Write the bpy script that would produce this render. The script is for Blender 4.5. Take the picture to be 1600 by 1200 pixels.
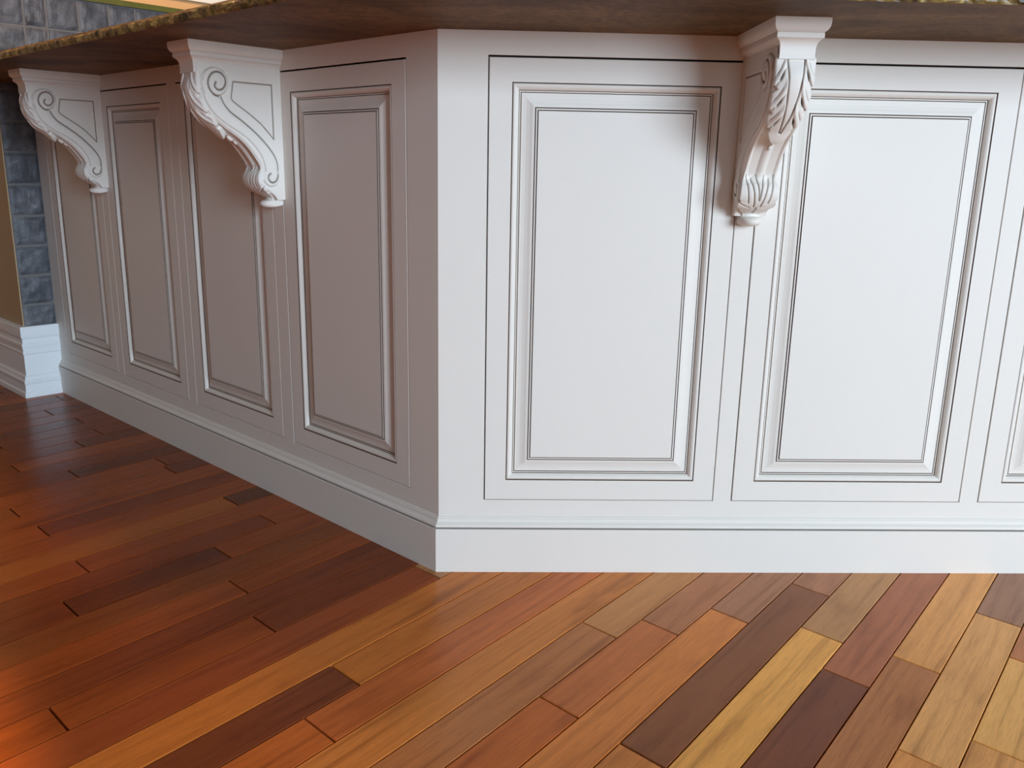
import bpy, bmesh, math, random
import numpy as np
from mathutils import Matrix, Vector, noise

# ------------------------------------------------------------------ clear
for o in list(bpy.data.objects):
    bpy.data.objects.remove(o, do_unlink=True)
scene = bpy.context.scene
COL = scene.collection
random.seed(7)
S2 = math.sqrt(0.5)
T22 = math.tan(math.radians(22.5))

# ------------------------------------------------------------------ camera
cam_d = bpy.data.cameras.new('camera')
cam_d.sensor_fit = 'HORIZONTAL'
cam_d.sensor_width = 36.0
cam_d.lens = 36.0 * 1351.97 / 1600.0
cam_d.clip_start = 0.02
cam = bpy.data.objects.new('camera', cam_d)
COL.objects.link(cam)
FW = Vector((0.0346509, 0.96959709, -0.24224121))
RT = Vector((0.99934676, -0.03112623, 0.01836338))
UP = Vector((-0.01026502, 0.24271928, 0.97004226))
M = Matrix((RT, UP, -FW)).transposed().to_4x4()
M.translation = Vector((0.08419, -1.62407, 0.79605))
cam.matrix_world = M
scene.camera = cam

# ------------------------------------------------------------------ world, lights, exposure
world = bpy.data.worlds.new('world')
scene.world = world
world.use_nodes = True
wb = world.node_tree.nodes['Background']
wb.inputs['Color'].default_value = (0.75, 0.87, 1.0, 1)
wb.inputs['Strength'].default_value = 0.35


def area_light(name, loc, target, sx, sy, power, color):
    d = bpy.data.lights.new(name, 'AREA')
    d.shape = 'RECTANGLE'
    d.size = sx
    d.size_y = sy
    d.energy = power
    d.color = color
    o = bpy.data.objects.new(name, d)
    COL.objects.link(o)
    o.location = loc
    o.rotation_euler = (Vector(target) - Vector(loc)).to_track_quat('-Z', 'Y').to_euler()
    return o


# daylight through the big window of the wall facing the bar, and a smaller window added for frontal fill
area_light('window_daylight', (4.9, -6.66, 1.85), (4.9, 0.0, 1.85), 4.2, 2.5, 900, (0.695, 0.845, 1.0))
area_light('added_front_fill', (0.4, -6.66, 1.8), (0.4, 0.0, 1.8), 2.0, 1.9, 42, (0.72, 0.86, 1.0))
# unseen point light added behind the bar to warm the far wall
ld = bpy.data.lights.new('added_back_light', 'POINT')
ld.energy = 75
ld.color = (1.0, 0.62, 0.28)
ld.shadow_soft_size = 0.12
lo = bpy.data.objects.new('added_back_light', ld)
lo.location = (-0.9, 2.3, 2.25)
COL.objects.link(lo)
# unseen point light added over the counter to warm its edge and the stone
pd_ = bpy.data.lights.new('added_counter_light', 'POINT')
pd_.energy = 30
pd_.color = (1.0, 0.55, 0.25)
pd_.shadow_soft_size = 0.08
po = bpy.data.objects.new('added_counter_light', pd_)
po.location = (-0.80, 0.48, 1.90)
COL.objects.link(po)
# unseen spot added for the warm, soft-edged patch on the floor boards
sd = bpy.data.lights.new('added_floor_spot', 'SPOT')
sd.energy = 450
sd.color = (1.0, 0.60, 0.08)
sd.spot_size = math.radians(31)
sd.spot_blend = 0.25
sd.shadow_soft_size = 0.05
so = bpy.data.objects.new('added_floor_spot', sd)
so.location = (-1.25, -1.05, 2.7)
so.rotation_euler = (Vector((-1.16, -0.93, 0)) - so.location).to_track_quat('-Z', 'Y').to_euler()
COL.objects.link(so)

vs = scene.view_settings
vs.view_transform = 'Standard'
vs.look = 'None'
vs.exposure = -0.1
vs.gamma = 1.0
vs.use_curve_mapping = False


# ------------------------------------------------------------------ materials
def lin(c):
    return tuple(((v / 255) / 12.92 if v <= 10 else (((v / 255) + 0.055) / 1.055) ** 2.4) for v in c)


def new_mat(name):
    m = bpy.data.materials.new(name)
    m.use_nodes = True
    nt = m.node_tree
    b = nt.nodes['Principled BSDF']
    return m, nt, b


def nd(nt, t, **kw):
    n = nt.nodes.new(t)
    for k, v in kw.items():
        setattr(n, k, v)
    return n


def mixc(nt, fac, a, b, blend='MIX'):
    n = nt.nodes.new('ShaderNodeMix')
    n.data_type = 'RGBA'
    n.blend_type = blend
    L = nt.links
    for sock, val in ((n.inputs[0], fac), (n.inputs[6], a), (n.inputs[7], b)):
        if hasattr(val, 'links'):
            L.new(val, sock)
        elif isinstance(val, (int, float)):
            sock.default_value = val
        else:
            sock.default_value = (*val, 1)
    return n.outputs[2]


def ramp(nt, src, stops):
    r = nt.nodes.new('ShaderNodeValToRGB')
    e = r.color_ramp.elements
    while len(e) < len(stops):
        e.new(0.5)
    for el, (p, c) in zip(e, stops):
        el.position = p
        el.color = (*c, 1) if len(c) == 3 else c
    nt.links.new(src, r.inputs[0])
    return r.outputs[0]


def tex(nt, scale, detail=4, rough=0.55, mapping=None, coord='Object', dist=0.0):
    tc = nd(nt, 'ShaderNodeTexCoord')
    src = tc.outputs[coord]
    if mapping is not None:
        mp = nd(nt, 'ShaderNodeMapping')
        mp.inputs['Scale'].default_value = mapping
        nt.links.new(src, mp.inputs[0])
        src = mp.outputs[0]
    n = nd(nt, 'ShaderNodeTexNoise')
    n.inputs['Scale'].default_value = scale
    n.inputs['Detail'].default_value = detail
    n.inputs['Roughness'].default_value = rough
    n.inputs['Distortion'].default_value = dist
    nt.links.new(src, n.inputs['Vector'])
    return n.outputs['Fac']


def bump(nt, b, h, strength, dist):
    n = nd(nt, 'ShaderNodeBump')
    n.inputs['Strength'].default_value = strength
    n.inputs['Distance'].default_value = dist
    nt.links.new(h, n.inputs['Height'])
    nt.links.new(n.outputs[0], b.inputs['Normal'])


GLAZE = (0.13, 0.088, 0.060)


def paint(name, col, rough):
    m, nt, b = new_mat(name)
    at = nd(nt, 'ShaderNodeAttribute', attribute_name='glaze')
    n1 = tex(nt, 6, 5, 0.6, (1, 1, 0.25))
    base = mixc(nt, n1, tuple(c * 0.985 for c in col), tuple(min(1, c * 1.01) for c in col))
    c = mixc(nt, at.outputs['Fac'], base, GLAZE)
    nt.links.new(c, b.inputs['Base Color'])
    b.inputs['Roughness'].default_value = rough
    b.inputs['Specular IOR Level'].default_value = 0.18
    n2 = tex(nt, 60, 3, 0.5, (1, 1, 0.15))
    bump(nt, b, n2, 0.05, 0.002)
    return m


M_PAINT = paint('cream_paint', (0.80, 0.772, 0.715), 0.48)
M_TRIM = paint('white_trim_paint', (0.77, 0.82, 0.85), 0.4)


def flat(name, col, rough=0.6, nscale=0, amt=0.1):
    m, nt, b = new_mat(name)
    if nscale:
        n = tex(nt, nscale, 4)
        c = mixc(nt, n, tuple(v * (1 - amt) for v in col), tuple(v * (1 + amt) for v in col))
        nt.links.new(c, b.inputs['Base Color'])
    else:
        b.inputs['Base Color'].default_value = (*col, 1)
    b.inputs['Roughness'].default_value = rough
    return m


M_GLAZE = flat('dark_glaze', GLAZE, 0.6, 40, 0.25)
M_GAP = flat('dark_gap', (0.02, 0.015, 0.012), 0.8, 20, 0.2)
M_TAN = flat('tan_wall_paint', (0.42, 0.31, 0.19), 0.7, 8, 0.04)
M_CREAMWALL = flat('cream_wall_paint', (0.17, 0.13, 0.095), 0.8, 5, 0.04)
M_CEIL = flat('ceiling_paint', (0.30, 0.245, 0.19), 0.8, 5, 0.03)
M_SUB = flat('dark_subfloor', (0.022, 0.012, 0.008), 0.8, 20, 0.2)
M_OLIVE = flat('olive_ledge', (0.13, 0.13, 0.02), 0.35, 30, 0.35)

# granite
m, nt, b = new_mat('brown_granite')
a1 = tex(nt, 5, 8, 0.62, (1, 1, 1), dist=1.2)
a2 = tex(nt, 70, 5, 0.65)
a3 = tex(nt, 3.0, 6, 0.6, (0.6, 2.2, 1), dist=0.6)
c1 = ramp(nt, a1, [(0.30, lin((122, 104, 84))), (0.48, lin((152, 130, 104))), (0.62, lin((174, 150, 120))), (0.75, lin((128, 118, 98)))])
c2 = ramp(nt, a2, [(0.30, (0.30, 0.26, 0.2)), (0.46, (0.85, 0.82, 0.75)), (0.6, (1.05, 1.0, 0.9)), (0.72, (1.5, 1.35, 0.95))])
c3 = ramp(nt, a3, [(0.36, (0.45, 0.42, 0.38)), (0.52, (1, 1, 1)), (0.7, (1.3, 1.25, 1.2))])
cc = mixc(nt, 0.65, c1, c2, 'MULTIPLY')
cc = mixc(nt, 0.7, cc, c3, 'MULTIPLY')
cc = mixc(nt, 1.0, cc, (0.56, 0.46, 0.36), 'MULTIPLY')
nt.links.new(cc, b.inputs['Base Color'])
b.inputs['Roughness'].default_value = 0.6
b.inputs['Specular IOR Level'].default_value = 0.12
bump(nt, b, a2, 0.15, 0.002)
M_GRANITE = m
# rough split edge of the slab: darker mottling, gold flecks
m, nt, b = new_mat('granite_rough_edge')
a1 = tex(nt, 30, 7, 0.72, dist=0.5)
c1 = ramp(nt, a1, [(0.36, lin((26, 20, 13))), (0.45, lin((72, 58, 32))), (0.54, lin((122, 100, 52))), (0.68, lin((200, 176, 108)))])
nt.links.new(c1, b.inputs['Base Color'])
b.inputs['Roughness'].default_value = 0.3
bump(nt, b, a1, 0.5, 0.004)
M_EDGE = m

# stone tile
m, nt, b = new_mat('blue_grey_stone')
a1 = tex(nt, 14, 8, 0.65, dist=0.7)
a2 = tex(nt, 90, 4, 0.6)
oi = nd(nt, 'ShaderNodeObjectInfo')
c1 = ramp(nt, a1, [(0.30, lin((62, 65, 69))), (0.5, lin((92, 95, 100))), (0.64, lin((112, 113, 116))), (0.78, lin((180, 180, 180)))])
c1 = mixc(nt, oi.outputs['Random'], c1, mixc(nt, 1.0, c1, (0.72, 0.74, 0.80), 'MULTIPLY'))
nt.links.new(c1, b.inputs['Base Color'])
b.inputs['Roughness'].default_value = 0.5
bump(nt, b, a2, 0.4, 0.004)
M_STONE = m
M_MORTAR = flat('grey_mortar', lin((114, 112, 110)), 0.8, 60, 0.15)

# wood: colour comes from each board, grain from noise along its length
m, nt, b = new_mat('oiled_hardwood')
oi = nd(nt, 'ShaderNodeObjectInfo')
tc = nd(nt, 'ShaderNodeTexCoord')
off = nd(nt, 'ShaderNodeVectorMath', operation='SCALE')
off.inputs[0].default_value = (37.0, 91.0, 13.0)
nt.links.new(oi.outputs['Random'], off.inputs['Scale'])
ad = nd(nt, 'ShaderNodeVectorMath', operation='ADD')
nt.links.new(tc.outputs['Object'], ad.inputs[0])
nt.links.new(off.outputs[0], ad.inputs[1])


def wnoise(sc, scale, detail, rough, dist):
    mp = nd(nt, 'ShaderNodeMapping')
    mp.inputs['Scale'].default_value = sc
    nt.links.new(ad.outputs[0], mp.inputs[0])
    n = nd(nt, 'ShaderNodeTexNoise')
    n.inputs['Scale'].default_value = scale
    n.inputs['Detail'].default_value = detail
    n.inputs['Roughness'].default_value = rough
    n.inputs['Distortion'].default_value = dist
    nt.links.new(mp.outputs[0], n.inputs['Vector'])
    return n.outputs['Fac']


g1 = wnoise((0.6, 20, 1), 4.0, 5, 0.6, 0.2)       # broad streaks along the board
g2 = wnoise((1.2, 26, 1), 26.0, 4, 0.65, 0.2)     # fine pores
g3 = wnoise((1.0, 4.2, 1), 4.0, 3, 0.5, 0.35)      # cloudy figure
k1 = ramp(nt, g1, [(0.30, (0.64, 0.58, 0.52)), (0.47, (0.98, 0.98, 0.98)), (0.68, (1.10, 1.11, 1.13))])
k2 = ramp(nt, g2, [(0.30, (0.66, 0.61, 0.56)), (0.5, (1.0, 1.0, 1.0)), (0.72, (1.08, 1.08, 1.1))])
k3 = ramp(nt, g3, [(0.28, (0.66, 0.60, 0.56)), (0.44, (0.97, 0.96, 0.95)), (0.7, (1.10, 1.12, 1.14))])
w = mixc(nt, 0.8, oi.outputs['Color'], k1, 'MULTIPLY')
w = mixc(nt, 0.8, w, k2, 'MULTIPLY')
w = mixc(nt, 0.75, w, k3, 'MULTIPLY')
nt.links.new(w, b.inputs['Base Color'])
rr = ramp(nt, g2, [(0.3, (0.30,) * 3), (0.7, (0.20,) * 3)])
nt.links.new(rr, b.inputs['Roughness'])
b.inputs['Specular IOR Level'].default_value = 0.17
bump(nt, b, g2, 0.06, 0.001)
M_WOOD = m


# ------------------------------------------------------------------ mesh helpers
def mesh_obj(name, V, F, mats, parent=None, mi=None, smooth=False, recalc=True, glaze=None, auto=None):
    me = bpy.data.meshes.new(name)
    me.from_pydata([tuple(v) for v in V], [], [tuple(f) for f in F])
    if not isinstance(mats, (list, tuple)):
        mats = [mats]
    for mm in mats:
        me.materials.append(mm)
    if mi is not None:
        me.polygons.foreach_set('material_index', mi)
    if recalc:
        bm = bmesh.new()
        bm.from_mesh(me)
        bmesh.ops.recalc_face_normals(bm, faces=bm.faces)
        bm.to_mesh(me)
        bm.free()
    if smooth:
        me.polygons.foreach_set('use_smooth', [True] * len(me.polygons))
        if auto is not None:
            me.set_sharp_from_angle(angle=math.radians(auto))
    if glaze is not None:
        at = me.attributes.new('glaze', 'FLOAT', 'POINT')
        at.data.foreach_set('value', np.asarray(glaze, dtype=np.float32))
    me.update()
    o = bpy.data.objects.new(name, me)
    COL.objects.link(o)
    if parent is not None:
        o.parent = parent
    return o


def empty(name, loc=(0, 0, 0), rz=0.0):
    o = bpy.data.objects.new(name, None)
    o.empty_display_size = 0.1
    COL.objects.link(o)
    o.location = loc
    o.rotation_euler = (0, 0, rz)
    return o


def tag(o, label=None, cat=None, group=None, kind=None):
    if label:
        o['label'] = label
    if cat:
        o['category'] = cat
    if group:
        o['group'] = group
    if kind:
        o['kind'] = kind
    return o


def prism(poly, z0, z1):
    n = len(poly)
    V = [(x, y, z0) for x, y in poly] + [(x, y, z1) for x, y in poly]
    F = [list(range(n))[::-1], list(range(n, 2 * n))]
    for i in range(n):
        j = (i + 1) % n
        F.append([i, j, n + j, n + i])
    return V, F


def box(x0, x1, y0, y1, z0, z1):
    return prism([(x0, y0), (x1, y0), (x1, y1), (x0, y1)], z0, z1)


def boxes(lst):
    V, F = [], []
    for bx in lst:
        v, f = box(*bx)
        k = len(V)
        V += v
        F += [[i + k for i in q] for q in f]
    return V, F


def extrude_profile(prof, x0, x1, m0=0.0, m1=0.0, mats=None):
    """open profile [(off, z)] swept along local x; ends mitred by m0/m1 times off. local y = -off"""
    V, F, mi = [], [], []
    for o_, z in prof:
        V.append((x0 + m0 * o_, -o_, z))
        V.append((x1 + m1 * o_, -o_, z))
    for i in range(len(prof) - 1):
        F.append([2 * i, 2 * i + 1, 2 * i + 3, 2 * i + 2])
        mi.append(mats[i] if mats else 0)
    n = len(prof)
    F.append([2 * i for i in range(n)])
    mi.append(0)
    F.append([2 * i + 1 for i in range(n)])
    mi.append(0)
    F.append([0, 2 * (n - 1), 2 * (n - 1) + 1, 1])
    mi.append(0)
    return V, F, mi


def rings(x0, x1, z0, z1, prof, fill):
    """concentric rectangles, prof [(inset, y, material of the segment that starts here)]"""
    V, F, mi = [], [], []
    for ins, y, _ in prof:
        V += [(x0 + ins, y, z0 + ins), (x1 - ins, y, z0 + ins), (x1 - ins, y, z1 - ins), (x0 + ins, y, z1 - ins)]
    for k in range(len(prof) - 1):
        for i in range(4):
            j = (i + 1) % 4
            F.append([4 * k + i, 4 * k + j, 4 * k + 4 + j, 4 * k + 4 + i])
            mi.append(prof[k][2])
    if fill:
        k = len(prof) - 1
        F.append([4 * k, 4 * k + 1, 4 * k + 2, 4 * k + 3])
        mi.append(0)
    return V, F, mi


def W_L(s, o_, z=0.0):
    """world point on the angled run: s along it from the corner, o_ outward"""
    return (-S2 * s - S2 * o_, S2 * s - S2 * o_, z)


# ------------------------------------------------------------------ room shell
PH = math.radians(49.5444)
PW, POFF, SKEW = 0.0780135, 0.0300386, -0.0856
NX = (math.sin(PH), -math.cos(PH))
TX = (math.cos(PH), math.sin(PH))

V, F = box(-5.5, 7.6, -6.7, 4.6, -0.06, -0.012)
floor = tag(mesh_obj('floor', V, F, M_SUB), 'hardwood floor of narrow multi-coloured boards laid diagonally', kind='structure')

V, F = box(-5.5, 7.6, -6.7, 4.6, 3.7, 3.8)
tag(mesh_obj('ceiling', V, F, M_CEIL), 'plain warm beige ceiling', kind='structure')
# wall facing the bar with two window openings, the smaller added for fill light
WY = -6.6
CZ = 3.7
WINS = [(-0.6, 1.4, 0.85, 2.75), (2.8, 7.0, 0.6, 3.1)]
pcs, x_ = [], -5.5
for a_, e_, z0_, z1_ in WINS:
    pcs += [(x_, a_, WY - .15, WY, 0, CZ), (a_, e_, WY - .15, WY, 0, z0_), (a_, e_, WY - .15, WY, z1_, CZ)]
    x_ = e_
pcs.append((x_, 7.6, WY - .15, WY, 0, CZ))
V, F = boxes(pcs)
tag(mesh_obj('wall_front', V, F, M_CREAMWALL), 'tan wall with two window openings facing the bar', kind='structure')
for k_, (a_, e_, z0_, z1_) in enumerate(WINS):
    bars = [(a_ - .05, a_ + .02, WY - .04, WY + .02, z0_ - .05, z1_ + .05), (e_ - .02, e_ + .05, WY - .04, WY + .02, z0_ - .05, z1_ + .05),
            (a_ + .02, e_ - .02, WY - .04, WY + .02, z0_ - .05, z0_ + .02), (a_ + .02, e_ - .02, WY - .04, WY + .02, z1_ - .02, z1_ + .05)]
    n_ = 2 if k_ == 0 else 4
    bars += [(a_ + (e_ - a_) * q_ / n_ - .02, a_ + (e_ - a_) * q_ / n_ + .02, WY - .03, WY + .01, z0_ + .02, z1_ - .02) for q_ in range(1, n_)]
    V, F = boxes(bars)
    tag(mesh_obj('window_%d' % (k_ + 1), V, F, M_TRIM), 'white window frame with %s lights' % ('two' if k_ == 0 else 'four'), kind='structure')
V, F = box(7.5, 7.65, WY - .15, 4.6, 0, CZ)
tag(mesh_obj('wall_right', V, F, M_CREAMWALL), 'plain tan wall', kind='structure')
V, F = box(-5.6, -5.4, -6.7, 4.6, 0, CZ)
tag(mesh_obj('wall_side', V, F, M_CREAMWALL), 'tan wall at the far end of the room', kind='structure')
V, F = box(-5.5, 7.6, 4.45, 4.6, 0, CZ)
tag(mesh_obj('wall_kitchen', V, F, M_CREAMWALL), 'tan wall behind the bar', kind='structure')
# far warm wall beyond the stone half wall, with a white rail
fw = [W_L(3.6, 2.6), W_L(3.6, -2.6), W_L(3.75, -2.6), W_L(3.75, 2.6)]
V, F = prism([(p[0], p[1]) for p in fw], 0, CZ)
M_ORANGE = flat('warm_tan_paint', (0.62, 0.40, 0.20), 0.7, 5, 0.04)
tag(mesh_obj('wall_back', V, F, M_ORANGE), 'warm tan painted wall beyond the stone half wall', kind='structure')
fw = [W_L(3.6, 2.6), W_L(3.6, -2.6), W_L(3.575, -2.6), W_L(3.575, 2.6)]
V, F = prism([(p[0], p[1]) for p in fw], 1.652, 1.70)
tag(mesh_obj('trim_1', V, F, M_TRIM), 'narrow white rail on the warm tan wall', kind='structure')

# ------------------------------------------------------------------ floor boards
# board colours (display values; right rows read in daylight), keyed by row: joints along the row and a tone per board
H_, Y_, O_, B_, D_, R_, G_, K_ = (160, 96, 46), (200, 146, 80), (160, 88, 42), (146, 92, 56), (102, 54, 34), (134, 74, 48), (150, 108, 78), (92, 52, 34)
h_, o_l_, r_l_, d_l_, k_l_, b_l_ = (128, 72, 32), (118, 59, 27), (100, 48, 24), (86, 42, 22), (76, 41, 23), (108, 57, 27)  # left boards: redder wood, with the dimmer light there put into the tones
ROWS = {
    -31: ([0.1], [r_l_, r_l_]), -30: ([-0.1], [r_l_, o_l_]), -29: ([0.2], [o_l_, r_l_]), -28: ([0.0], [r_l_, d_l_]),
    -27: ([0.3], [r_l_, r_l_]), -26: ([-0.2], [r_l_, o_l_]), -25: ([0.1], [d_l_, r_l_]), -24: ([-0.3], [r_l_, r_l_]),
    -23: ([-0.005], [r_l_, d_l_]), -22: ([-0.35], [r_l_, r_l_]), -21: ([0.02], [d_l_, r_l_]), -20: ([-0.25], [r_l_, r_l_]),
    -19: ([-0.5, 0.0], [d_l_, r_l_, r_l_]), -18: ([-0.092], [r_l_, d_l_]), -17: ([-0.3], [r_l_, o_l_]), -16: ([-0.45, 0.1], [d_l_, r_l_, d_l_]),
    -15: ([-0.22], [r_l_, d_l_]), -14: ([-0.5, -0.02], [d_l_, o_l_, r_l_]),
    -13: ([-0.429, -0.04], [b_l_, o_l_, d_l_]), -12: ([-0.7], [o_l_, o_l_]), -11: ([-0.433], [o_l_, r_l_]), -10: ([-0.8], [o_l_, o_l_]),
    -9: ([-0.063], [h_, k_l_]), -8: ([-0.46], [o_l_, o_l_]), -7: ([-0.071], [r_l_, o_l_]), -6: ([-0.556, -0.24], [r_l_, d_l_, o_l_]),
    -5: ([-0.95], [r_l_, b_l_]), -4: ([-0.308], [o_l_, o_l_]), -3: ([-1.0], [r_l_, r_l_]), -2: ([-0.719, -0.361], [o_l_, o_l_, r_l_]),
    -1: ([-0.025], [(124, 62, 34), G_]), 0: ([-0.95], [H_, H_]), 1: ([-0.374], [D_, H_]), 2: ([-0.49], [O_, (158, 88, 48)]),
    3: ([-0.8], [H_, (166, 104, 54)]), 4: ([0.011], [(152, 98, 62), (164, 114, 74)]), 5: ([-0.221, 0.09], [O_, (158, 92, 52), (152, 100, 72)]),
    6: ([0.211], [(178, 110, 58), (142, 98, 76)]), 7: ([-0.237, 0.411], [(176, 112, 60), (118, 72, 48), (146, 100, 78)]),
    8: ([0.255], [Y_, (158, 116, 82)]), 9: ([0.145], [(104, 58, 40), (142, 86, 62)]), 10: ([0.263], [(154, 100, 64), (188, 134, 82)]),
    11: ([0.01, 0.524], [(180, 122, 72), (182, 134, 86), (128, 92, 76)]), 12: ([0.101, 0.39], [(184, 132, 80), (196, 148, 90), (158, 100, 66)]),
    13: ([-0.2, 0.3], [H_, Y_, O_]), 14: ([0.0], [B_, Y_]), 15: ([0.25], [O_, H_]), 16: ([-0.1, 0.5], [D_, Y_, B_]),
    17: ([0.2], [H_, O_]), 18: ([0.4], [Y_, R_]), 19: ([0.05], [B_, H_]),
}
rnd = random.Random(21)
for r_ in range(20, 27):
    js_ = sorted([rnd.uniform(-1.4, -0.4), rnd.uniform(0.0, 0.9)])
    ROWS[r_] = (js_, [rnd.choice([H_, Y_, O_, B_, R_, G_]) for _ in range(3)])
T_LO, T_HI = -2.0, 1.5
GAP = 0.0009
CH = 0.0010


def in_front(x, y):
    """a floor point on the camera side of the bar and the stone wall"""
    o_l = (-x - y) * S2
    s_l = (-x + y) * S2
    if x > -0.05:
        return y < 0.06 or (x < 0.3 and o_l > -0.06)
    if s_l > 2.0:
        return o_l > 0.02
    return o_l > -0.06


nboard = 0
for row in sorted(ROWS):
    js, cols = ROWS[row]
    # far rows are seen past the bar end, near rows run under the camera
    ends = [T_LO] + js + [T_HI]
    for k, (a, e, c) in enumerate(zip(ends[:-1], ends[1:], cols)):
        # trim the board to the part that lies in front of the bar (boards stop under the plinth)
        qm = POFF + PW * (row + 0.5)
        ts = [t for t in np.linspace(a, e, 240) if in_front(qm * NX[0] + t * TX[0], qm * NX[1] + t * TX[1])]
        if not ts:
            continue
        a2 = a if ts[0] - a < 0.02 else ts[0] - 0.05
        e2 = e if e - ts[-1] < 0.02 else ts[-1] + 0.05
        tm = 0.5 * (a2 + e2)
        hw, hl = PW / 2 - GAP, (e2 - a2) / 2 - 0.0016
        # local frame: x along the board, y across (towards higher rows is -y)
        def P(x, y, z):
            return (x + SKEW * (-y), y, z)
        V = []
        for ins, z in ((0.0, -0.012), (0.0, -CH), (CH, 0.0)):
            V += [P(-hl + ins, -hw + ins, z), P(hl - ins, -hw + ins, z), P(hl - ins, hw - ins, z), P(-hl + ins, hw - ins, z)]
        F = []
        for r_ in range(2):
            for i in range(4):
                j = (i + 1) % 4
                F.append([4 * r_ + i, 4 * r_ + j, 4 * r_ + 4 + j, 4 * r_ + 4 + i])
        F.append([8, 9, 10, 11])
        o = mesh_obj('plank', V, F, M_WOOD, floor)
        o.location = (qm * NX[0] + tm * TX[0], qm * NX[1] + tm * TX[1], 0)
        o.rotation_euler = (0, 0, PH)
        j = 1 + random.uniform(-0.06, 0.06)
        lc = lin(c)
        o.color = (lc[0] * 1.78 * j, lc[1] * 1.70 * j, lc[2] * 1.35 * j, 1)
        nboard += 1

# the same floor carried on to the walls, beyond the boards one can tell apart
m, nt, b = new_mat('distant_hardwood')
tc = nd(nt, 'ShaderNodeTexCoord')
mp = nd(nt, 'ShaderNodeMapping')
mp.inputs['Rotation'].default_value = (0, 0, -PH)
nt.links.new(tc.outputs['Object'], mp.inputs[0])
br = nd(nt, 'ShaderNodeTexBrick')
br.inputs['Scale'].default_value = 1.0
br.inputs['Brick Width'].default_value = 0.62
br.inputs['Row Height'].default_value = PW
br.inputs['Mortar Size'].default_value = 0.0012
br.inputs['Color1'].default_value = (0.46, 0.20, 0.06, 1)
br.inputs['Color2'].default_value = (0.27, 0.115, 0.045, 1)
br.inputs['Mortar'].default_value = (0.03, 0.015, 0.01, 1)
nt.links.new(mp.outputs[0], br.inputs['Vector'])
nt.links.new(br.outputs['Color'], b.inputs['Base Color'])
b.inputs['Roughness'].default_value = 0.28
b.inputs['Specular IOR Level'].default_value = 0.17
V, F, idx = [], [], {}
CS = 0.1
for ix in range(-54, 76):
    for iy in range(-66, 46):
        x_, y_ = (ix + 0.5) * CS, (iy + 0.5) * CS
        r_ = (x_ * NX[0] + y_ * NX[1] - POFF) / PW
        t_ = x_ * TX[0] + y_ * TX[1]
        if -29.8 < r_ < 25.8 and T_LO + 0.12 < t_ < T_HI - 0.12:
            continue
        q_ = []
        for dx, dy in ((0, 0), (1, 0), (1, 1), (0, 1)):
            key = (ix + dx, iy + dy)
            if key not in idx:
                idx[key] = len(V)
                V.append((key[0] * CS, key[1] * CS, -0.0012))
            q_.append(idx[key])
        F.append(q_)
tag(mesh_obj('distant_boards', V, F, m, floor), kind='stuff')

# ------------------------------------------------------------------ bar cabinets
H_TOP = 1.03
ZB, ZT = 0.1509, 0.9893
DOOR_FRAME = [(0.0, 0.013, 1), (0.0, 0.0024, 0), (0.0, 0.0010, 0), (0.0010, 0.0, 0), (0.0412, 0.0, 0)]
MOLD = [(0.0412, 0.0, 1), (0.0420, 0.0022, 1), (0.0432, 0.0016, 0), (0.0450, 0.0006, 0), (0.0472, 0.0008, 0), (0.0498, 0.0024, 0),
        (0.0520, 0.0050, 0), (0.0536, 0.0080, 1), (0.0549, 0.0092, 0), (0.0567, 0.0090, 1), (0.0580, 0.0104, 0)]
PANEL = [(0.0580, 0.0104, 0), (0.0588, 0.0088, 0), (0.0620, 0.0086, 0), (0.0680, 0.0076, 0), (0.0740, 0.0056, 0), (0.0790, 0.0034, 0), (0.0830, 0.0027, 1),
         (0.0846, 0.0040, 1), (0.0851, 0.0020, 0), (0.0874, 0.0016, 1), (0.0888, 0.0026, 1), (0.0895, 0.0002, 0)]
PLINTH = [(-0.012, 0.0), (0.0131, 0.0), (0.0131, 0.0915), (0.0124, 0.0925), (-0.012, 0.0925)]
BASE = [(-0.004, 0.0925), (0.0050, 0.0925), (0.0050, 0.0956), (0.0110, 0.0956), (0.0122, 0.0964), (0.0124, 0.0985), (0.0114, 0.1010), (0.0090, 0.1034),
        (0.0066, 0.1052), (0.0054, 0.1076), (0.0050, 0.1100), (0.0044, 0.1118), (0.0026, 0.1130), (0.0024, 0.1148), (0.0, 0.1166), (-0.004, 0.1166)]


def face_frame(xa, xb, openings, ma, mb, root):
    """flat frame with chamfered openings; ends mitred"""
    c = 0.0008
    xs = [xa, xb]
    for a, e in openings:
        xs += [a - c, e + c]
    xs = sorted(xs)
    zs = [0.09, ZB - c, ZT + c, H_TOP]
    V, F, dark = [], [], []
    idx = {}

    def vid(x, y, z):
        key = (round(x, 6), round(y, 6), round(z, 6))
        if key not in idx:
            idx[key] = len(V)
            V.append((x, y, z))
        return idx[key]
    for i in range(len(xs) - 1):
        for j in range(3):
            mid = 0.5 * (xs[i] + xs[i + 1])
            if j == 1 and any(a < mid < e for a, e in openings):
                continue
            F.append([vid(xs[i], 0, zs[j]), vid(xs[i + 1], 0, zs[j]), vid(xs[i + 1], 0, zs[j + 1]), vid(xs[i], 0, zs[j + 1])])
    for a, e in openings:
        loops = []
        for g, y in ((c, 0), (0, c), (0, 0.0028), (0, 0.018)):
            loops.append([vid(a - g, y, ZB - g), vid(e + g, y, ZB - g), vid(e + g, y, ZT + g), vid(a - g, y, ZT + g)])
        for li_, (l0, l1) in enumerate(zip(loops[:-1], loops[1:])):
            for i in range(4):
                j = (i + 1) % 4
                dark.append(len(F)) if li_ == 2 else None
                F.append([l0[i], l0[j], l1[j], l1[i]])
    mi = [0] * len(F)
    for d_ in dark:
        mi[d_] = 1
    return mesh_obj('face_frame', V, F, [M_PAINT, M_GLAZE], root, mi, recalc=False)


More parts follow.
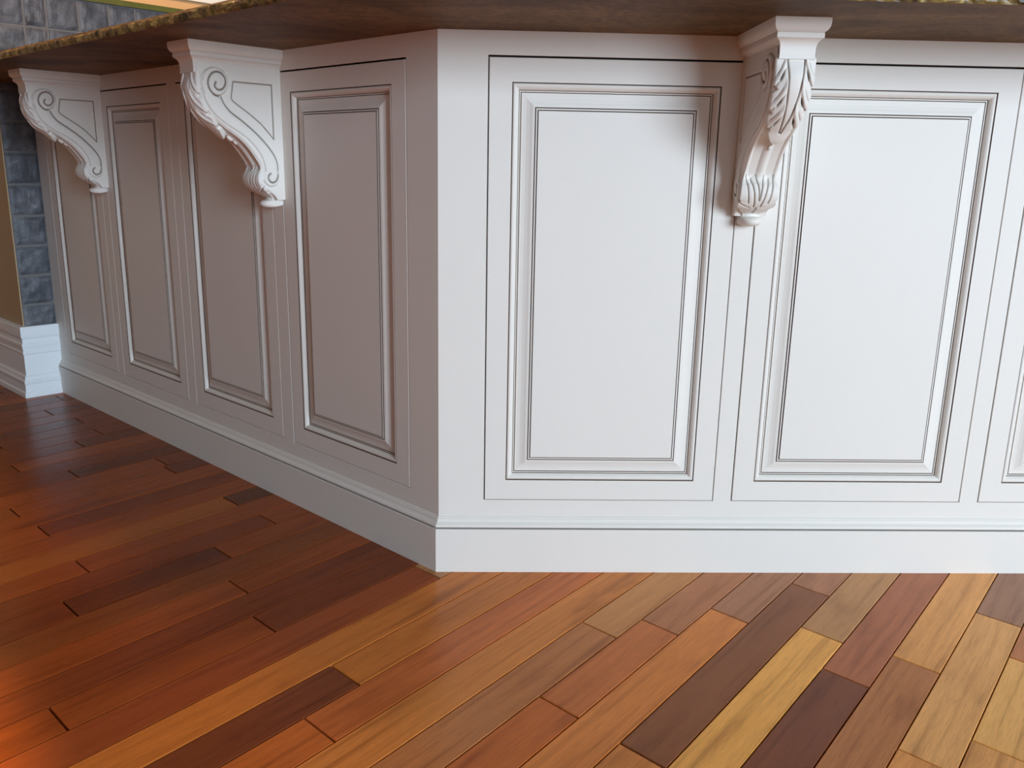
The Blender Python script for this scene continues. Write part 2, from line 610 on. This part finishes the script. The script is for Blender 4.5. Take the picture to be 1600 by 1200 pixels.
def build_run(root, doors, xa, xb, ma, mb, depth):
    """doors: (x0, x1) openings in local x; ma/mb mitre of the ends per unit outward"""
    face_frame(xa, xb, doors, ma, mb, root)
    y0, y1 = 0.0145, depth
    V, F = prism([(xa - ma * y0, y0), (xb - mb * y0, y0), (xb - mb * y1, y1), (xa - ma * y1, y1)], 0.0, H_TOP)
    mesh_obj('carcass', V, F, M_GAP, root)
    for (a, e) in doors:
        gl, gr, gb, gt = 0.0020, 0.0014, 0.0010, 0.0034
        x0, x1, z0, z1 = a + gl, e - gr, ZB + gb, ZT - gt
        V, F, mi = rings(x0, x1, z0, z1, DOOR_FRAME, False)
        d = mesh_obj('door', V, F, [M_PAINT, M_GLAZE], root, mi, recalc=False)
        V, F, mi = rings(x0, x1, z0, z1, MOLD, False)
        mesh_obj('panel_molding', V, F, [M_PAINT, M_GLAZE], d, mi, recalc=False)
        V, F, mi = rings(x0, x1, z0, z1, PANEL, True)
        mesh_obj('raised_panel', V, F, [M_PAINT, M_GLAZE], d, mi, recalc=False)
    V, F, mi = extrude_profile(PLINTH, xa, xb, ma, mb)
    mesh_obj('plinth', V, F, M_PAINT, root)
    mats = [0] * (len(BASE) - 1)
    mats[1] = mats[2] = 1
    V, F, mi = extrude_profile(BASE, xa, xb, ma, mb, mats)
    mesh_obj('base_molding', V, F, [M_PAINT, M_GLAZE], root, mi, recalc=False)


R_DOORS = [(0.0895, 0.5520), (0.5885, 1.0590), (1.0965, 1.5650)]
runR = tag(empty('bar_cabinet'), 'bright cream bar cabinet run with raised panel doors and a single corbel', 'cabinet')
build_run(runR, R_DOORS, 0.0, 1.655, -T22, 0.0, 0.31)

L_S = [(0.0871, 0.5129), (0.5569, 0.9866), (1.0307, 1.4486), (1.4893, 1.8991)]
runL = tag(empty('bar_cabinet', rz=math.radians(-45)), 'shaded cream bar cabinet run of four raised panel doors ending at the stone wall', 'cabinet')
build_run(runL, sorted((-b_, -a_) for a_, b_ in L_S), -1.981, 0.0, 0.0, T22, 0.31)

# ------------------------------------------------------------------ countertop
OL, OR = 0.315, 0.345
outer = []
cx = -OL / S2 + OR
pR, pC, pL = (1.72, -OR), (cx, -OR), W_L(1.983, OL)[:2]


def sample(a, e, step):
    n = max(2, int(math.dist(a, e) / step))
    return [(a[0] + (e[0] - a[0]) * i / n, a[1] + (e[1] - a[1]) * i / n) for i in range(n)]


outer = sample(pR, pC, 0.008) + sample(pC, pL, 0.008) + [pL]
nrm = []
for p in outer:
    if p[0] > cx + 0.003:
        nrm.append((0, -1))
    elif p[0] < cx - 0.003:
        nrm.append((-S2, -S2))
    else:
        q = Vector((-S2, -1 - S2)).normalized()
        nrm.append((q.x, q.y))
inner = [W_L(1.983, -0.33)[:2], (0.33 * T22, 0.33), (1.72, 0.33)]
levels = [(0.0, 1.030), (0.002, 1.033), (0.003, 1.038), (0.0025, 1.0425), (0.0, 1.0460), (-0.006, 1.0505)]
V, F, mi = [], [], []
N = len(outer)
for li, (o_, z) in enumerate(levels):
    for p, n_ in zip(outer, nrm):
        d = 0.0
        if 0 < li < 5:
            d = 0.0032 * noise.noise(Vector((p[0] * 55, p[1] * 55, z * 90))) + 0.002 * noise.noise(Vector((p[0] * 170, p[1] * 170, z * 200)))
        if li == 0:
            d = 0.0016 * noise.noise(Vector((p[0] * 40, p[1] * 40, 3)))
        V.append((p[0] + n_[0] * (o_ + d), p[1] + n_[1] * (o_ + d), z))
for li in range(len(levels) - 1):
    for i in range(N - 1):
        F.append([li * N + i, li * N + i + 1, (li + 1) * N + i + 1, (li + 1) * N + i])
        mi.append(1 if li < 4 else 0)
k = len(V)
V += [(p[0], p[1], 1.030) for p in inner] + [(p[0], p[1], 1.0505) for p in inner]
F.append(list(range(0, N)) + [k, k + 1, k + 2]); mi.append(0)
top0 = (len(levels) - 1) * N
F.append(list(range(top0, top0 + N)) + [k + 3, k + 4, k + 5]); mi.append(0)
ends = [[(len(levels) - 1 - i) * N for i in range(len(levels))], [i * N + N - 1 for i in range(len(levels))]]
F.append(ends[0] + [k + 2, k + 5]); mi.append(0)
F.append(ends[1] + [k + 3, k]); mi.append(0)
F.append([k, k + 3, k + 4, k + 1]); mi.append(0)
F.append([k + 1, k + 4, k + 5, k + 2]); mi.append(0)
tag(mesh_obj('countertop', V, F, [M_GRANITE, M_EDGE], None, mi), 'mottled brown granite bar countertop with a rough edge, overhanging on corbels', 'countertop')


# ------------------------------------------------------------------ corbels
def catmull(pts, n=12):
    P = [np.array(p, float) for p in pts]
    P = [2 * P[0] - P[1]] + P + [2 * P[-1] - P[-2]]
    out = []
    for i in range(1, len(P) - 2):
        for k in range(n):
            t = k / n
            a, b_, c, d = P[i - 1], P[i], P[i + 1], P[i + 2]
            out.append(0.5 * ((2 * b_) + (-a + c) * t + (2 * a - 5 * b_ + 4 * c - d) * t * t + (-a + 3 * b_ - 3 * c + d) * t ** 3))
    out.append(P[-2])
    return np.array(out)


def pdist(pts, line):
    """distance of points (N,2) to a polyline"""
    best = np.full(len(pts), 1e9)
    for a, e in zip(line[:-1], line[1:]):
        d = e - a
        l2 = max(d @ d, 1e-12)
        t = np.clip(((pts - a) @ d) / l2, 0, 1)
        q = a + t[:, None] * d
        best = np.minimum(best, np.hypot(*(pts - q).T))
    return best


def nearest(pts, line):
    best = np.full(len(pts), 1e9)
    out = np.zeros_like(pts)
    for a, e in zip(line[:-1], line[1:]):
        d = e - a
        l2 = max(d @ d, 1e-12)
        t = np.clip(((pts - a) @ d) / l2, 0, 1)
        q = a + t[:, None] * d
        ds = np.hypot(*(pts - q).T)
        m_ = ds < best
        best[m_] = ds[m_]
        out[m_] = q[m_]
    return out


def inside(pts, poly):
    x, y = pts.T
    r_ = np.zeros(len(pts), bool)
    n = len(poly)
    for i in range(n):
        (x0, y0), (x1, y1) = poly[i], poly[(i + 1) % n]
        c = ((y0 > y) != (y1 > y))
        with np.errstate(divide='ignore', invalid='ignore'):
            xx = (x1 - x0) * (y - y0) / (y1 - y0 + 1e-15) + x0
        r_ ^= c & (x < xx)
    return r_


# all profile points are (outward from the wall, height)
FRONT = catmull([(0.190, 0.976), (0.1895, 0.958), (0.1885, 0.941), (0.1840, 0.921), (0.1705, 0.896), (0.1537, 0.8803), (0.1332, 0.8654), (0.1052, 0.8473), (0.0840, 0.8285),
                 (0.0663, 0.8058), (0.0562, 0.7894), (0.0566, 0.7780), (0.0600, 0.7680), (0.0600, 0.7570), (0.0535, 0.7470), (0.0430, 0.7395), (0.0320, 0.7320), (0.0230, 0.7245), (0.0200, 0.7180)], 10)
SIL = np.vstack([FRONT, [[0.0, 0.718], [0.0, 0.990], [0.190, 0.990]]])
SPIRAL = catmull([(0.1408, 0.9275), (0.1555, 0.9295), (0.1665, 0.9410), (0.1680, 0.9568), (0.1585, 0.9712), (0.1436, 0.9745), (0.1322, 0.9659), (0.1302, 0.9536), (0.1370, 0.9425), (0.1478, 0.9399), (0.1543, 0.9465), (0.1525, 0.9545)])
SLINE = catmull([(0.1409, 0.9275), (0.1337, 0.9128), (0.1203, 0.8978), (0.0956, 0.8816), (0.0669, 0.8602), (0.0414, 0.8364), (0.0230, 0.8134), (0.0153, 0.7933), (0.0164, 0.7729), (0.0220, 0.7592), (0.0322, 0.7551), (0.0397, 0.7609), (0.0404, 0.7693), (0.0352, 0.7740)])
RING = catmull([(0.1770, 0.9300), (0.1835, 0.9525), (0.1790, 0.9700), (0.1570, 0.9825), (0.1340, 0.9785), (0.1240, 0.9635), (0.1268, 0.9430), (0.1330, 0.9330)])
OUT2 = catmull([(0.1830, 0.9400), (0.1745, 0.9150), (0.1590, 0.8930), (0.1330, 0.8735), (0.1000, 0.8555), (0.0735, 0.8350), (0.0560, 0.8125), (0.0480, 0.7920), (0.0475, 0.7800)])
PANL = np.array([(0.1109, 0.9583), (0.0210, 0.9583), (0.0212, 0.8470), (0.0365, 0.8635), (0.0505, 0.8775), (0.0660, 0.8890), (0.0797, 0.8985), (0.1011, 0.9116), (0.1143, 0.9209), (0.1170, 0.9263), (0.1137, 0.9424), (0.1109, 0.9583)])
HW = 0.029


def grid_mesh(name, X, Y, Z, glaze, mat, parent, closed=False):
    nu, nv = X.shape
    V = np.stack([X, Y, Z], -1).reshape(-1, 3)
    F = [[i * nv + j, i * nv + j + 1, (i + 1) * nv + j + 1, (i + 1) * nv + j] for i in range(nu - 1) for j in range(nv - 1)]
    return mesh_obj(name, V.tolist(), F, mat, parent, smooth=True, recalc=False, glaze=glaze.ravel())


def sstep(e0, e1, x):
    t = np.clip((x - e0) / (e1 - e0), 0, 1)
    return t * t * (3 - 2 * t)


def side_relief():
    st = 0.0008
    ys = np.arange(0, 0.196, st)
    zs = np.arange(0.714, 0.992, st)
    YY, ZZ = np.meshgrid(ys, zs, indexing='ij')
    pts = np.stack([YY.ravel(), ZZ.ravel()], -1)
    cen = np.stack([(YY[:-1, :-1] + st / 2).ravel(), (ZZ[:-1, :-1] + st / 2).ravel()], -1)
    ins = inside(cen, SIL).reshape(len(ys) - 1, len(zs) - 1)
    nz = len(zs)
    cnt = np.zeros(YY.shape, int)
    cnt[:-1, :-1] += ins; cnt[1:, :-1] += ins; cnt[:-1, 1:] += ins; cnt[1:, 1:] += ins
    used = cnt.ravel() > 0
    bord = used & (cnt.ravel() < 4)
    line = np.vstack([SIL, SIL[:1]])
    pts[bord] = nearest(pts[bord], line)
    P = pts[used]
    dF = pdist(P, FRONT)
    h = np.full(len(P), 0.0008)
    # raised scroll band between the s-line and the front edge
    band_poly = np.vstack([FRONT[8:130], SLINE[::-1][20:]])
    inb = inside(P, band_poly)
    dS = pdist(P, SLINE)
    h = np.where(inb, 0.0014 + 0.0032 * np.clip(np.minimum(dS, dF) / 0.010, 0, 1) ** 0.7, h)
    # volutes
    for (cy, cz, r_, hh) in ((0.1530, 0.9555, 0.029, 0.0056), (0.0335, 0.7670, 0.022, 0.0054)):
        d = np.hypot(P[:, 0] - cy, P[:, 1] - cz)
        h = np.maximum(h, hh * (1 - sstep(r_ - 0.004, r_ + 0.0005, d)))
    d = np.hypot(P[:, 0] - 0.1465, P[:, 1] - 0.9560)
    h += 0.0022 * np.exp(-(d / 0.007) ** 2)
    dsp = pdist(P, SPIRAL)
    gl = np.zeros(len(P))
    for dist, dep, wid, g in ((dsp, 0.0044, 0.0021, 1.0), (dS, 0.0042, 0.0020, 1.0), (pdist(P, RING), 0.0016, 0.0014, 0.35), (pdist(P, OUT2), 0.0020, 0.0016, 0.45), (pdist(P, PANL), 0.0030, 0.0016, 0.95)):
        e = np.exp(-(dist / wid) ** 2)
        h -= dep * e
        gl = np.maximum(gl, g * np.exp(-(dist / (wid * 0.72)) ** 2))
    # sunk panel
    inp = inside(P, PANL)
    h = np.where(inp, h - 0.0014 + 0.0014 * np.exp(-pdist(P, PANL) / 0.004), h)
    # groove where strip between s-line and panel meets the scroll eye
    h -= 0.0030 * np.exp(-(dF / 0.0016) ** 2)
    idx = -np.ones(len(pts), int)
    idx[used] = np.arange(used.sum())
    I, J = np.nonzero(ins)
    a = idx[I * nz + J]; b_ = idx[(I + 1) * nz + J]; c = idx[(I + 1) * nz + J + 1]; d = idx[I * nz + J + 1]
    F = np.stack([a, b_, c, d], -1).tolist()
    return P, h, gl, F


def path_frames(path):
    d = np.gradient(path, axis=0)
    d /= np.linalg.norm(d, axis=1)[:, None]
    nrm_ = np.stack([-d[:, 1], d[:, 0]], -1)     # points outward/down from the front
    s = np.concatenate([[0], np.cumsum(np.linalg.norm(np.diff(path, axis=0), axis=1))])
    return s, nrm_


def resample(path, a0, a1, n):
    s, nn = path_frames(path)
    a = np.linspace(a0, a1, n)
    p = np.stack([np.interp(a, s, path[:, i]) for i in (0, 1)], -1)
    q = np.stack([np.interp(a, s, nn[:, i]) for i in (0, 1)], -1)
    q /= np.linalg.norm(q, axis=1)[:, None]
    if q[0][0] < 0:
        q = -q
    return a, p, q


LTOT = path_frames(FRONT)[0][-1]


def chan(v):
    return 0.0016 * np.exp(-((np.abs(v) - 0.90) / 0.14) ** 2) - 0.0040 * np.exp(-((np.abs(v) - 0.52) / 0.26) ** 2) + 0.0030 * np.exp(-(v / 0.30) ** 2)


def make_corbel():
    root = empty('corbel')
    # --- cap
    lev = [(0.0006, 0.9700), (-0.0004, 0.9760), (0.0, 0.9880), (0.0010, 0.9930), (0.0034, 0.9970), (0.0066, 0.9996), (0.0082, 1.0004), (0.0088, 1.0012), (0.0088, 1.0078), (0.0082, 1.0088),
           (0.0086, 1.0094), (0.0112, 1.0112), (0.0132, 1.0138), (0.0146, 1.0170), (0.0153, 1.0205), (0.0155, 1.0240), (0.0154, 1.0300)]
    V, F = [], []
    for e, z in lev:
        hw, dp = 0.0285 + e, 0.1965 + e
        V += [(-hw, 0.002, z), (-hw, -dp, z), (hw, -dp, z), (hw, 0.002, z)]
    gl = [0.40 if i in (9, ) else (0.20 if i in (6, ) else 0.0) for i in range(len(lev)) for _ in range(4)]
    for k in range(len(lev) - 1):
        for i in range(4):
            j = (i + 1) % 4
            F.append([4 * k + i, 4 * k + j, 4 * k + 4 + j, 4 * k + 4 + i])
    n = len(lev) - 1
    F += [[3, 2, 1, 0], [4 * n, 4 * n + 1, 4 * n + 2, 4 * n + 3]]
    mesh_obj('cap', V, F, M_PAINT, root, glaze=gl, smooth=True, auto=28)
    # --- body core
    sil = SIL[::2] if len(SIL) % 2 else np.vstack([SIL[::2], SIL[-1:]])
    n = len(sil)
    V = [(-HW + 0.0045, -p[0] * 0.999 + 0.001, p[1]) for p in sil] + [(HW - 0.0045, -p[0] * 0.999 + 0.001, p[1]) for p in sil]
    F = [list(range(n)), list(range(n, 2 * n))[::-1]] + [[i, n + i, n + (i + 1) % n, (i + 1) % n] for i in range(n)]
    body = mesh_obj('body', V, F, M_PAINT, root)
    # --- carved scroll sides
    P, h, gl, F = side_relief()
    for sgn in (-1, 1):
        V = np.stack([sgn * (HW + h), -P[:, 0], P[:, 1]], -1).tolist()
        ff = F if sgn > 0 else [q[::-1] for q in F]
        mesh_obj('scroll_side', V, ff, M_PAINT, root, smooth=True, recalc=False, glaze=gl)
    # --- hollowed front of the s-curve
    a, p, q = resample(FRONT, 0.0, LTOT, 150)
    v = np.linspace(-1, 1, 45)
    A, Vv = np.meshgrid(a, v, indexing='ij')
    hd = chan(Vv)
    hd = hd * sstep(0, 0.01, A) * (1 - sstep(LTOT - 0.03, LTOT - 0.01, A))
    hd = np.where(np.abs(Vv) > 0.999, -0.001, hd)
    X = Vv * (HW + 0.0006)
    Yo = p[:, 0][:, None] + q[:, 0][:, None] * hd
    Zo = p[:, 1][:, None] + q[:, 1][:, None] * hd
    g = 0.0 * Vv
    grid_mesh('front_channel', X, -Yo, Zo, g, M_PAINT, root)
    # --- acanthus leaf
    LA = 0.152
    a, p, q = resample(FRONT, 0.004, LA, 190)
    v = np.linspace(-1, 1, 121)
    A, Vv = np.meshgrid(a, v, indexing='ij')
    t = np.clip((A - 0.080) / (LA - 0.080), 0, 1)
    vmax = 1.10 - 0.86 * t ** 1.7
    vmax = vmax * np.where(A > LA - 0.010, np.sqrt(np.clip(1 - ((A - (LA - 0.010)) / 0.0101) ** 2, 0.0, 1)), 1)
    notches = (0.050, 0.088, 0.122)
    for an in notches:
        vmax = vmax - 0.22 * np.exp(-((A - an) / 0.0040) ** 2) * (1 - 0.5 * t)
    X = Vv * np.maximum(vmax, 0.02) * (HW + 0.001)
    ax = np.abs(X)
    xmax = (1.10 - 0.86 * t ** 1.7) * (HW + 0.001)
    xs = 0.0145 * np.clip(1 - A / 0.135, 0, 1) ** 0.9
    taper = sstep(0.0, 0.035, A) * (1 - 0.30 * A / LA)
    rel = np.clip(ax / (HW * 1.1), 0, 1)
    hd = 0.0040 + 0.0100 * (1 - rel ** 2) * taper
    g = np.zeros_like(A)
    # stem edges
    d = np.abs(ax - xs)
    m_ = (A < 0.128)
    hd -= np.where(m_, 0.0030 * np.exp(-(d / 0.0012) ** 2), 0)
    g = np.maximum(g, np.where(m_, 0.95 * np.exp(-(d / 0.00085) ** 2), 0))
    outx = ax > xs
    fr = np.clip((ax - xs) / np.maximum(xmax - xs, 0.004), 0, 1.2)
    for an in notches:
        al = an - 0.040 * (1 - np.clip(fr, 0, 1)) ** 1.3
        d = np.abs(A - al) * 0.62
        e = np.where(outx, np.exp(-(d / 0.0013) ** 2), 0) * sstep(0.06, 0.30, fr)
        hd -= 0.0030 * e
        g = np.maximum(g, 0.80 * np.where(outx, np.exp(-(d / 0.0007) ** 2), 0) * sstep(0.40, 0.65, fr))
        # middle vein of the lobe
        al2 = al - 0.0175
        d2 = np.abs(A - al2) * 0.62
        e2 = np.where(outx, np.exp(-(d2 / 0.0011) ** 2), 0) * sstep(0.25, 0.45, fr) * (1 - sstep(0.75, 0.95, fr))
        hd -= 0.0016 * e2
        g = np.maximum(g, 0.55 * np.where(outx, np.exp(-(d2 / 0.0006) ** 2), 0) * sstep(0.25, 0.45, fr) * (1 - sstep(0.75, 0.95, fr)))
        hd += 0.0024 * np.where(outx, np.exp(-((A - al + 0.009) * 0.62 / 0.0045) ** 2), 0)
        # pierced eyelet at the root of the notch
        f0 = 0.42
        e3 = np.exp(-((fr - f0) / 0.13) ** 4 - ((A - al - 0.0005) * 0.62 / 0.0022) ** 4) * outx
        hd -= 0.0060 * e3
        g = np.maximum(g, e3 * 0.85)
    hd -= 0.0020 * np.exp(-((1 - np.abs(Vv)) / 0.05) ** 2)
    hd = np.where(np.abs(Vv) > 0.999, -0.0015, hd)
    hd[-1, :] = -0.001
    # the leaf tip curls away from the scroll
    hd = hd + 0.004 * sstep(LA - 0.03, LA - 0.006, A) * (np.abs(Vv) < 0.999)
    hd[-1, :] = -0.001
    Yo = p[:, 0][:, None] + q[:, 0][:, None] * hd
    Zo = p[:, 1][:, None] + q[:, 1][:, None] * hd
    grid_mesh('acanthus_leaf', X, -Yo, Zo, g, M_PAINT, root)
    # --- two berries hanging below the leaf
    for ab, r_, off_ in ((0.163, 0.0065, 0.0035), (0.178, 0.0045, 0.0025)):
        _, p1, q1 = resample(FRONT, ab, ab + 0.001, 2)
        tx = np.array([-q1[0][1], q1[0][0]])
        V, F = [], []
        nu, nv = 10, 14
        for i in range(nu + 1):
            th = math.pi * i / nu
            for j in range(nv):
                f_ = 2 * math.pi * j / nv
                lx = r_ * 0.75 * math.sin(th) * math.cos(f_)
                ln = r_ * 0.75 * math.sin(th) * math.sin(f_) + off_
                la = r_ * 1.25 * math.cos(th)
                yy = p1[0][0] + q1[0][0] * ln + tx[0] * la
                zz = p1[0][1] + q1[0][1] * ln + tx[1] * la
                V.append((lx, -yy, zz))
        for i in range(nu):
            for j in range(nv):
                F.append([i * nv + j, i * nv + (j + 1) % nv, (i + 1) * nv + (j + 1) % nv, (i + 1) * nv + j])
        mesh_obj('berry', V, F, M_PAINT, root, smooth=True)
    # --- lower leaf wrapped over the small volute
    s, _ = path_frames(FRONT)
    a0 = float(np.interp(-0.798, -FRONT[:, 1], s))
    a, p, q = resample(FRONT, a0, LTOT, 110)
    v = np.linspace(-1, 1, 91)
    A, Vv = np.meshgrid((a - a0) / (LTOT - a0), v, indexing='ij')
    half = (HW + 0.0006 + 0.0050 * sstep(0.05, 0.40, A)) * (1 - 0.55 * sstep(0.60, 1.0, A))
    for an in (0.52, 0.72):
        half = half * (1 - 0.10 * np.exp(-((A - an) / 0.025) ** 2))
    X = Vv * half
    ax = np.abs(X)
    hd = 0.0012 + 0.0075 * sstep(0.0, 0.35, A) * (1 - 0.75 * sstep(0.65, 1.0, A)) * (1 - 0.45 * Vv ** 2)
    g = np.zeros_like(A)

    def groove(d, dep, wid, gg, msk):
        nonlocal hd, g
        hd = hd - dep * np.exp(-(d / wid) ** 2) * msk
        g = np.maximum(g, gg * np.exp(-(d / (wid * 0.68)) ** 2) * msk)
    m0 = sstep(0.02, 0.08, A)
    groove(np.abs(ax - 0.0085 * np.clip(1 - A / 0.50, 0, 1)), 0.0026, 0.0012, 0.95, m0 * (A < 0.50))
    groove(np.abs(ax - (0.0160 - 0.010 * sstep(0.10, 0.65, A))), 0.0024, 0.0012, 0.95, m0 * (A < 0.62))
    groove(np.abs(ax - (0.0245 - 0.006 * (A / 0.5) ** 2)), 0.0024, 0.0012, 0.9, m0 * (A < 0.55))
    groove(ax, 0.0026, 0.0011, 0.95, sstep(0.60, 0.66, A) * (1 - sstep(0.90, 0.97, A)))
    groove(np.abs(A - 0.55 - 0.15 * (1 - np.abs(Vv))) * 0.09, 0.0020, 0.0012, 0.6, (np.abs(Vv) > 0.35) * 1.0)
    bl = sstep(0.0, 0.28, A)
    hd = (chan(Vv) - 0.0002) * (1 - bl) + hd * bl + 0.0006 * sstep(0.0, 0.03, A)
    hd = np.where(np.abs(Vv) > 0.999, -0.002, hd)
    hd[-1, :] = -0.002
    Yo = p[:, 0][:, None] + q[:, 0][:, None] * hd
    Zo = p[:, 1][:, None] + q[:, 1][:, None] * hd
    grid_mesh('lower_leaf', X, -Yo, Zo, g, M_PAINT, root)
    # --- curled foot under the scroll
    loop = catmull([(0.0, 0.7200), (0.0, 0.7060), (0.012, 0.7018), (0.027, 0.7005), (0.0385, 0.7040), (0.0415, 0.7105), (0.0360, 0.7160), (0.0270, 0.7180), (0.0230, 0.7260), (0.0, 0.7265)], 5)
    V, F = [], []
    cxs = [(math.sin(t_), 0.30 + 0.76 * math.cos(t_) ** 0.8) for t_ in np.linspace(-1.45, 1.45, 13)]
    n = len(loop)
    for vx, sc in cxs:
        for p_ in loop:
            V.append((vx * 0.0205, -p_[0] * sc, 0.715 + (p_[1] - 0.715) * (0.5 + 0.5 * sc)))
    for i in range(len(cxs) - 1):
        for j in range(n - 1):
            F.append([i * n + j, i * n + j + 1, (i + 1) * n + j + 1, (i + 1) * n + j])
    F += [list(range(n)), list(range((len(cxs) - 1) * n, len(cxs) * n))[::-1]]
    mesh_obj('foot_curl', V, F, M_PAINT, root, smooth=True, auto=50)
    return root


def copy_tree(o, parent=None):
    c = o.copy()
    COL.objects.link(c)
    c.parent = parent
    for ch in list(o.children):
        copy_tree(ch, c)
    return c


corbel = make_corbel()
spots = [
    ((0.5735, 0.0, 0.0), 0.0, 'brightly lit carved cream corbel showing its acanthus leaf front, between two bright doors'),
    (W_L(0.535, 0.0), -45.0, 'carved cream scroll corbel on the shaded run, nearest the cabinet corner'),
    (W_L(1.469, 0.0), -45.0, 'carved cream scroll corbel on the shaded run, beside the stone wall'),
]
for i, (loc, rz, lab) in enumerate(spots):
    o = corbel if i == 0 else copy_tree(corbel)
    o.location = loc
    o.rotation_euler = (0, 0, math.radians(rz))
    tag(o, lab, 'corbel', 'carved corbels under the countertop')

# ------------------------------------------------------------------ stone half wall at the end of the bar
STP, STO = 1.984, 0.100      # plane along the run, corner outward


def wprism(s0, s1, o0, o1, z0, z1):
    return prism([W_L(s0, o0)[:2], W_L(s1, o0)[:2], W_L(s1, o1)[:2], W_L(s0, o1)[:2]], z0, z1)


stone = empty('wall_left', W_L(STP, STO), math.radians(-45))
tag(stone, 'stone faced half wall with tan painted side at the end of the bar', kind='structure')
# local: x = -(s - STP), y = -(o - STO)
V, F = box(-0.46, -0.0015, 0.0, 1.6, 0.0, 1.313)
mesh_obj('wall_core', V, F, [M_MORTAR], stone)
V, F = box(-0.46, -0.004, -0.004, 0.0, 0.0, 1.313)
mesh_obj('painted_side', V, F, [M_TAN], stone)
V, F = box(-0.47, 0.010, -0.010, 1.6, 1.313, 1.331)
mesh_obj('ledge', V, F, [M_OLIVE], stone)
courses = [0.236, 0.314, 0.412, 0.512, 0.6106, 0.7137, 0.8165, 0.914, 1.012, 1.110, 1.211, 1.313]
cols_hi = [0.0, 0.105, 0.174, 0.276, 0.378, 0.470, 0.575, 0.680, 0.785]
cols_lo = [0.0, 0.105, 0.200]


def stone_tile(y0, y1, z0, z1, seed):
    n = 9
    V, F = [], []
    j = 0.0036
    y0, y1, z0, z1 = y0 + j, y1 - j, z0 + j, z1 - j
    prd = random.uniform(-0.001, 0.002)
    for i in range(n + 1):
        for k in range(n + 1):
            u_, v_ = i / n, k / n
            ed = min(u_, 1 - u_, v_, 1 - v_)
            x = prd + 0.0035 * min(1, ed * 8) + 0.0045 * noise.noise(Vector((u_ * 3 + seed * 7.3, v_ * 3, seed))) * min(1, ed * 6) + 0.002 * noise.noise(Vector((u_ * 9 + seed, v_ * 9, 4)))
            jy = 0.0018 * noise.noise(Vector((u_ * 5, v_ * 5, seed + 9)))
            V.append((x, y0 + (y1 - y0) * u_ + jy, z0 + (z1 - z0) * v_ + jy))
    for i in range(n):
        for k in range(n):
            a = i * (n + 1) + k
            F.append([a, a + n + 1, a + n + 2, a + 1])
    # skirt back into the mortar
    ring = [i * (n + 1) for i in range(n + 1)] + [n * (n + 1) + k for k in range(1, n + 1)] + [i * (n + 1) + n for i in range(n - 1, -1, -1)] + [k for k in range(n - 1, 0, -1)]
    b0 = len(V)
    for r_ in ring:
        V.append((-0.008, V[r_][1], V[r_][2]))
    m_ = len(ring)
    for i in range(m_):
        F.append([ring[i], b0 + i, b0 + (i + 1) % m_, ring[(i + 1) % m_]])
    return mesh_obj('stone_tile', V, F, M_STONE, stone)


sd_ = 1
for ci in range(len(courses) - 1):
    cl = cols_hi if courses[ci] > 1.0 else cols_lo
    for y0, y1 in zip(cl[:-1], cl[1:]):
        stone_tile(y0 if y0 > 0 else -0.003, y1, courses[ci], courses[ci + 1], sd_)
        sd_ += 1

# tall stepped baseboard wrapped round the stone corner
BB = [(-0.002, 0.0), (0.0330, 0.0), (0.0330, 0.012), (0.0325, 0.016), (0.0290, 0.020), (0.0280, 0.044), (0.0300, 0.050), (0.0305, 0.056), (0.0270, 0.061), (0.0255, 0.066), (0.0245, 0.072), (0.0205, 0.076), (0.0195, 0.080),
      (0.0190, 0.146), (0.0215, 0.149), (0.0220, 0.154), (0.0200, 0.157), (0.0205, 0.166), (0.0225, 0.176), (0.0225, 0.183), (0.0190, 0.188), (0.0185, 0.200), (0.0215, 0.205), (0.0225, 0.212), (0.0225, 0.238), (0.0205, 0.243), (-0.002, 0.243)]


def baseboard(name, side):
    V, F = [], []
    n = len(BB)
    for e, z in BB:
        if side == 'stone':      # faces local +x, runs along local y; outer corner at y=0
            V.append((e - 0.002, -e, z))
            V.append((e - 0.002, 0.150, z))
        else:                    # faces local -y, runs along local -x
            V.append((e - 0.002, -e, z))
            V.append((-0.46, -e, z))
    for i in range(n - 1):
        F.append([2 * i, 2 * i + 1, 2 * i + 3, 2 * i + 2])
    F.append([2 * i for i in range(n)])
    F.append([2 * i + 1 for i in range(n)])
    F.append([0, 2 * n - 2, 2 * n - 1, 1])
    o = mesh_obj(name, V, F, M_TRIM)
    o.location = W_L(STP, STO)
    o.rotation_euler = (0, 0, math.radians(-45))
    return o


tag(baseboard('baseboard_right', 'stone'), 'tall stepped white baseboard below the stone face', kind='structure')
tag(baseboard('baseboard_left', 'tan'), 'tall stepped white baseboard below the tan wall side', kind='structure')
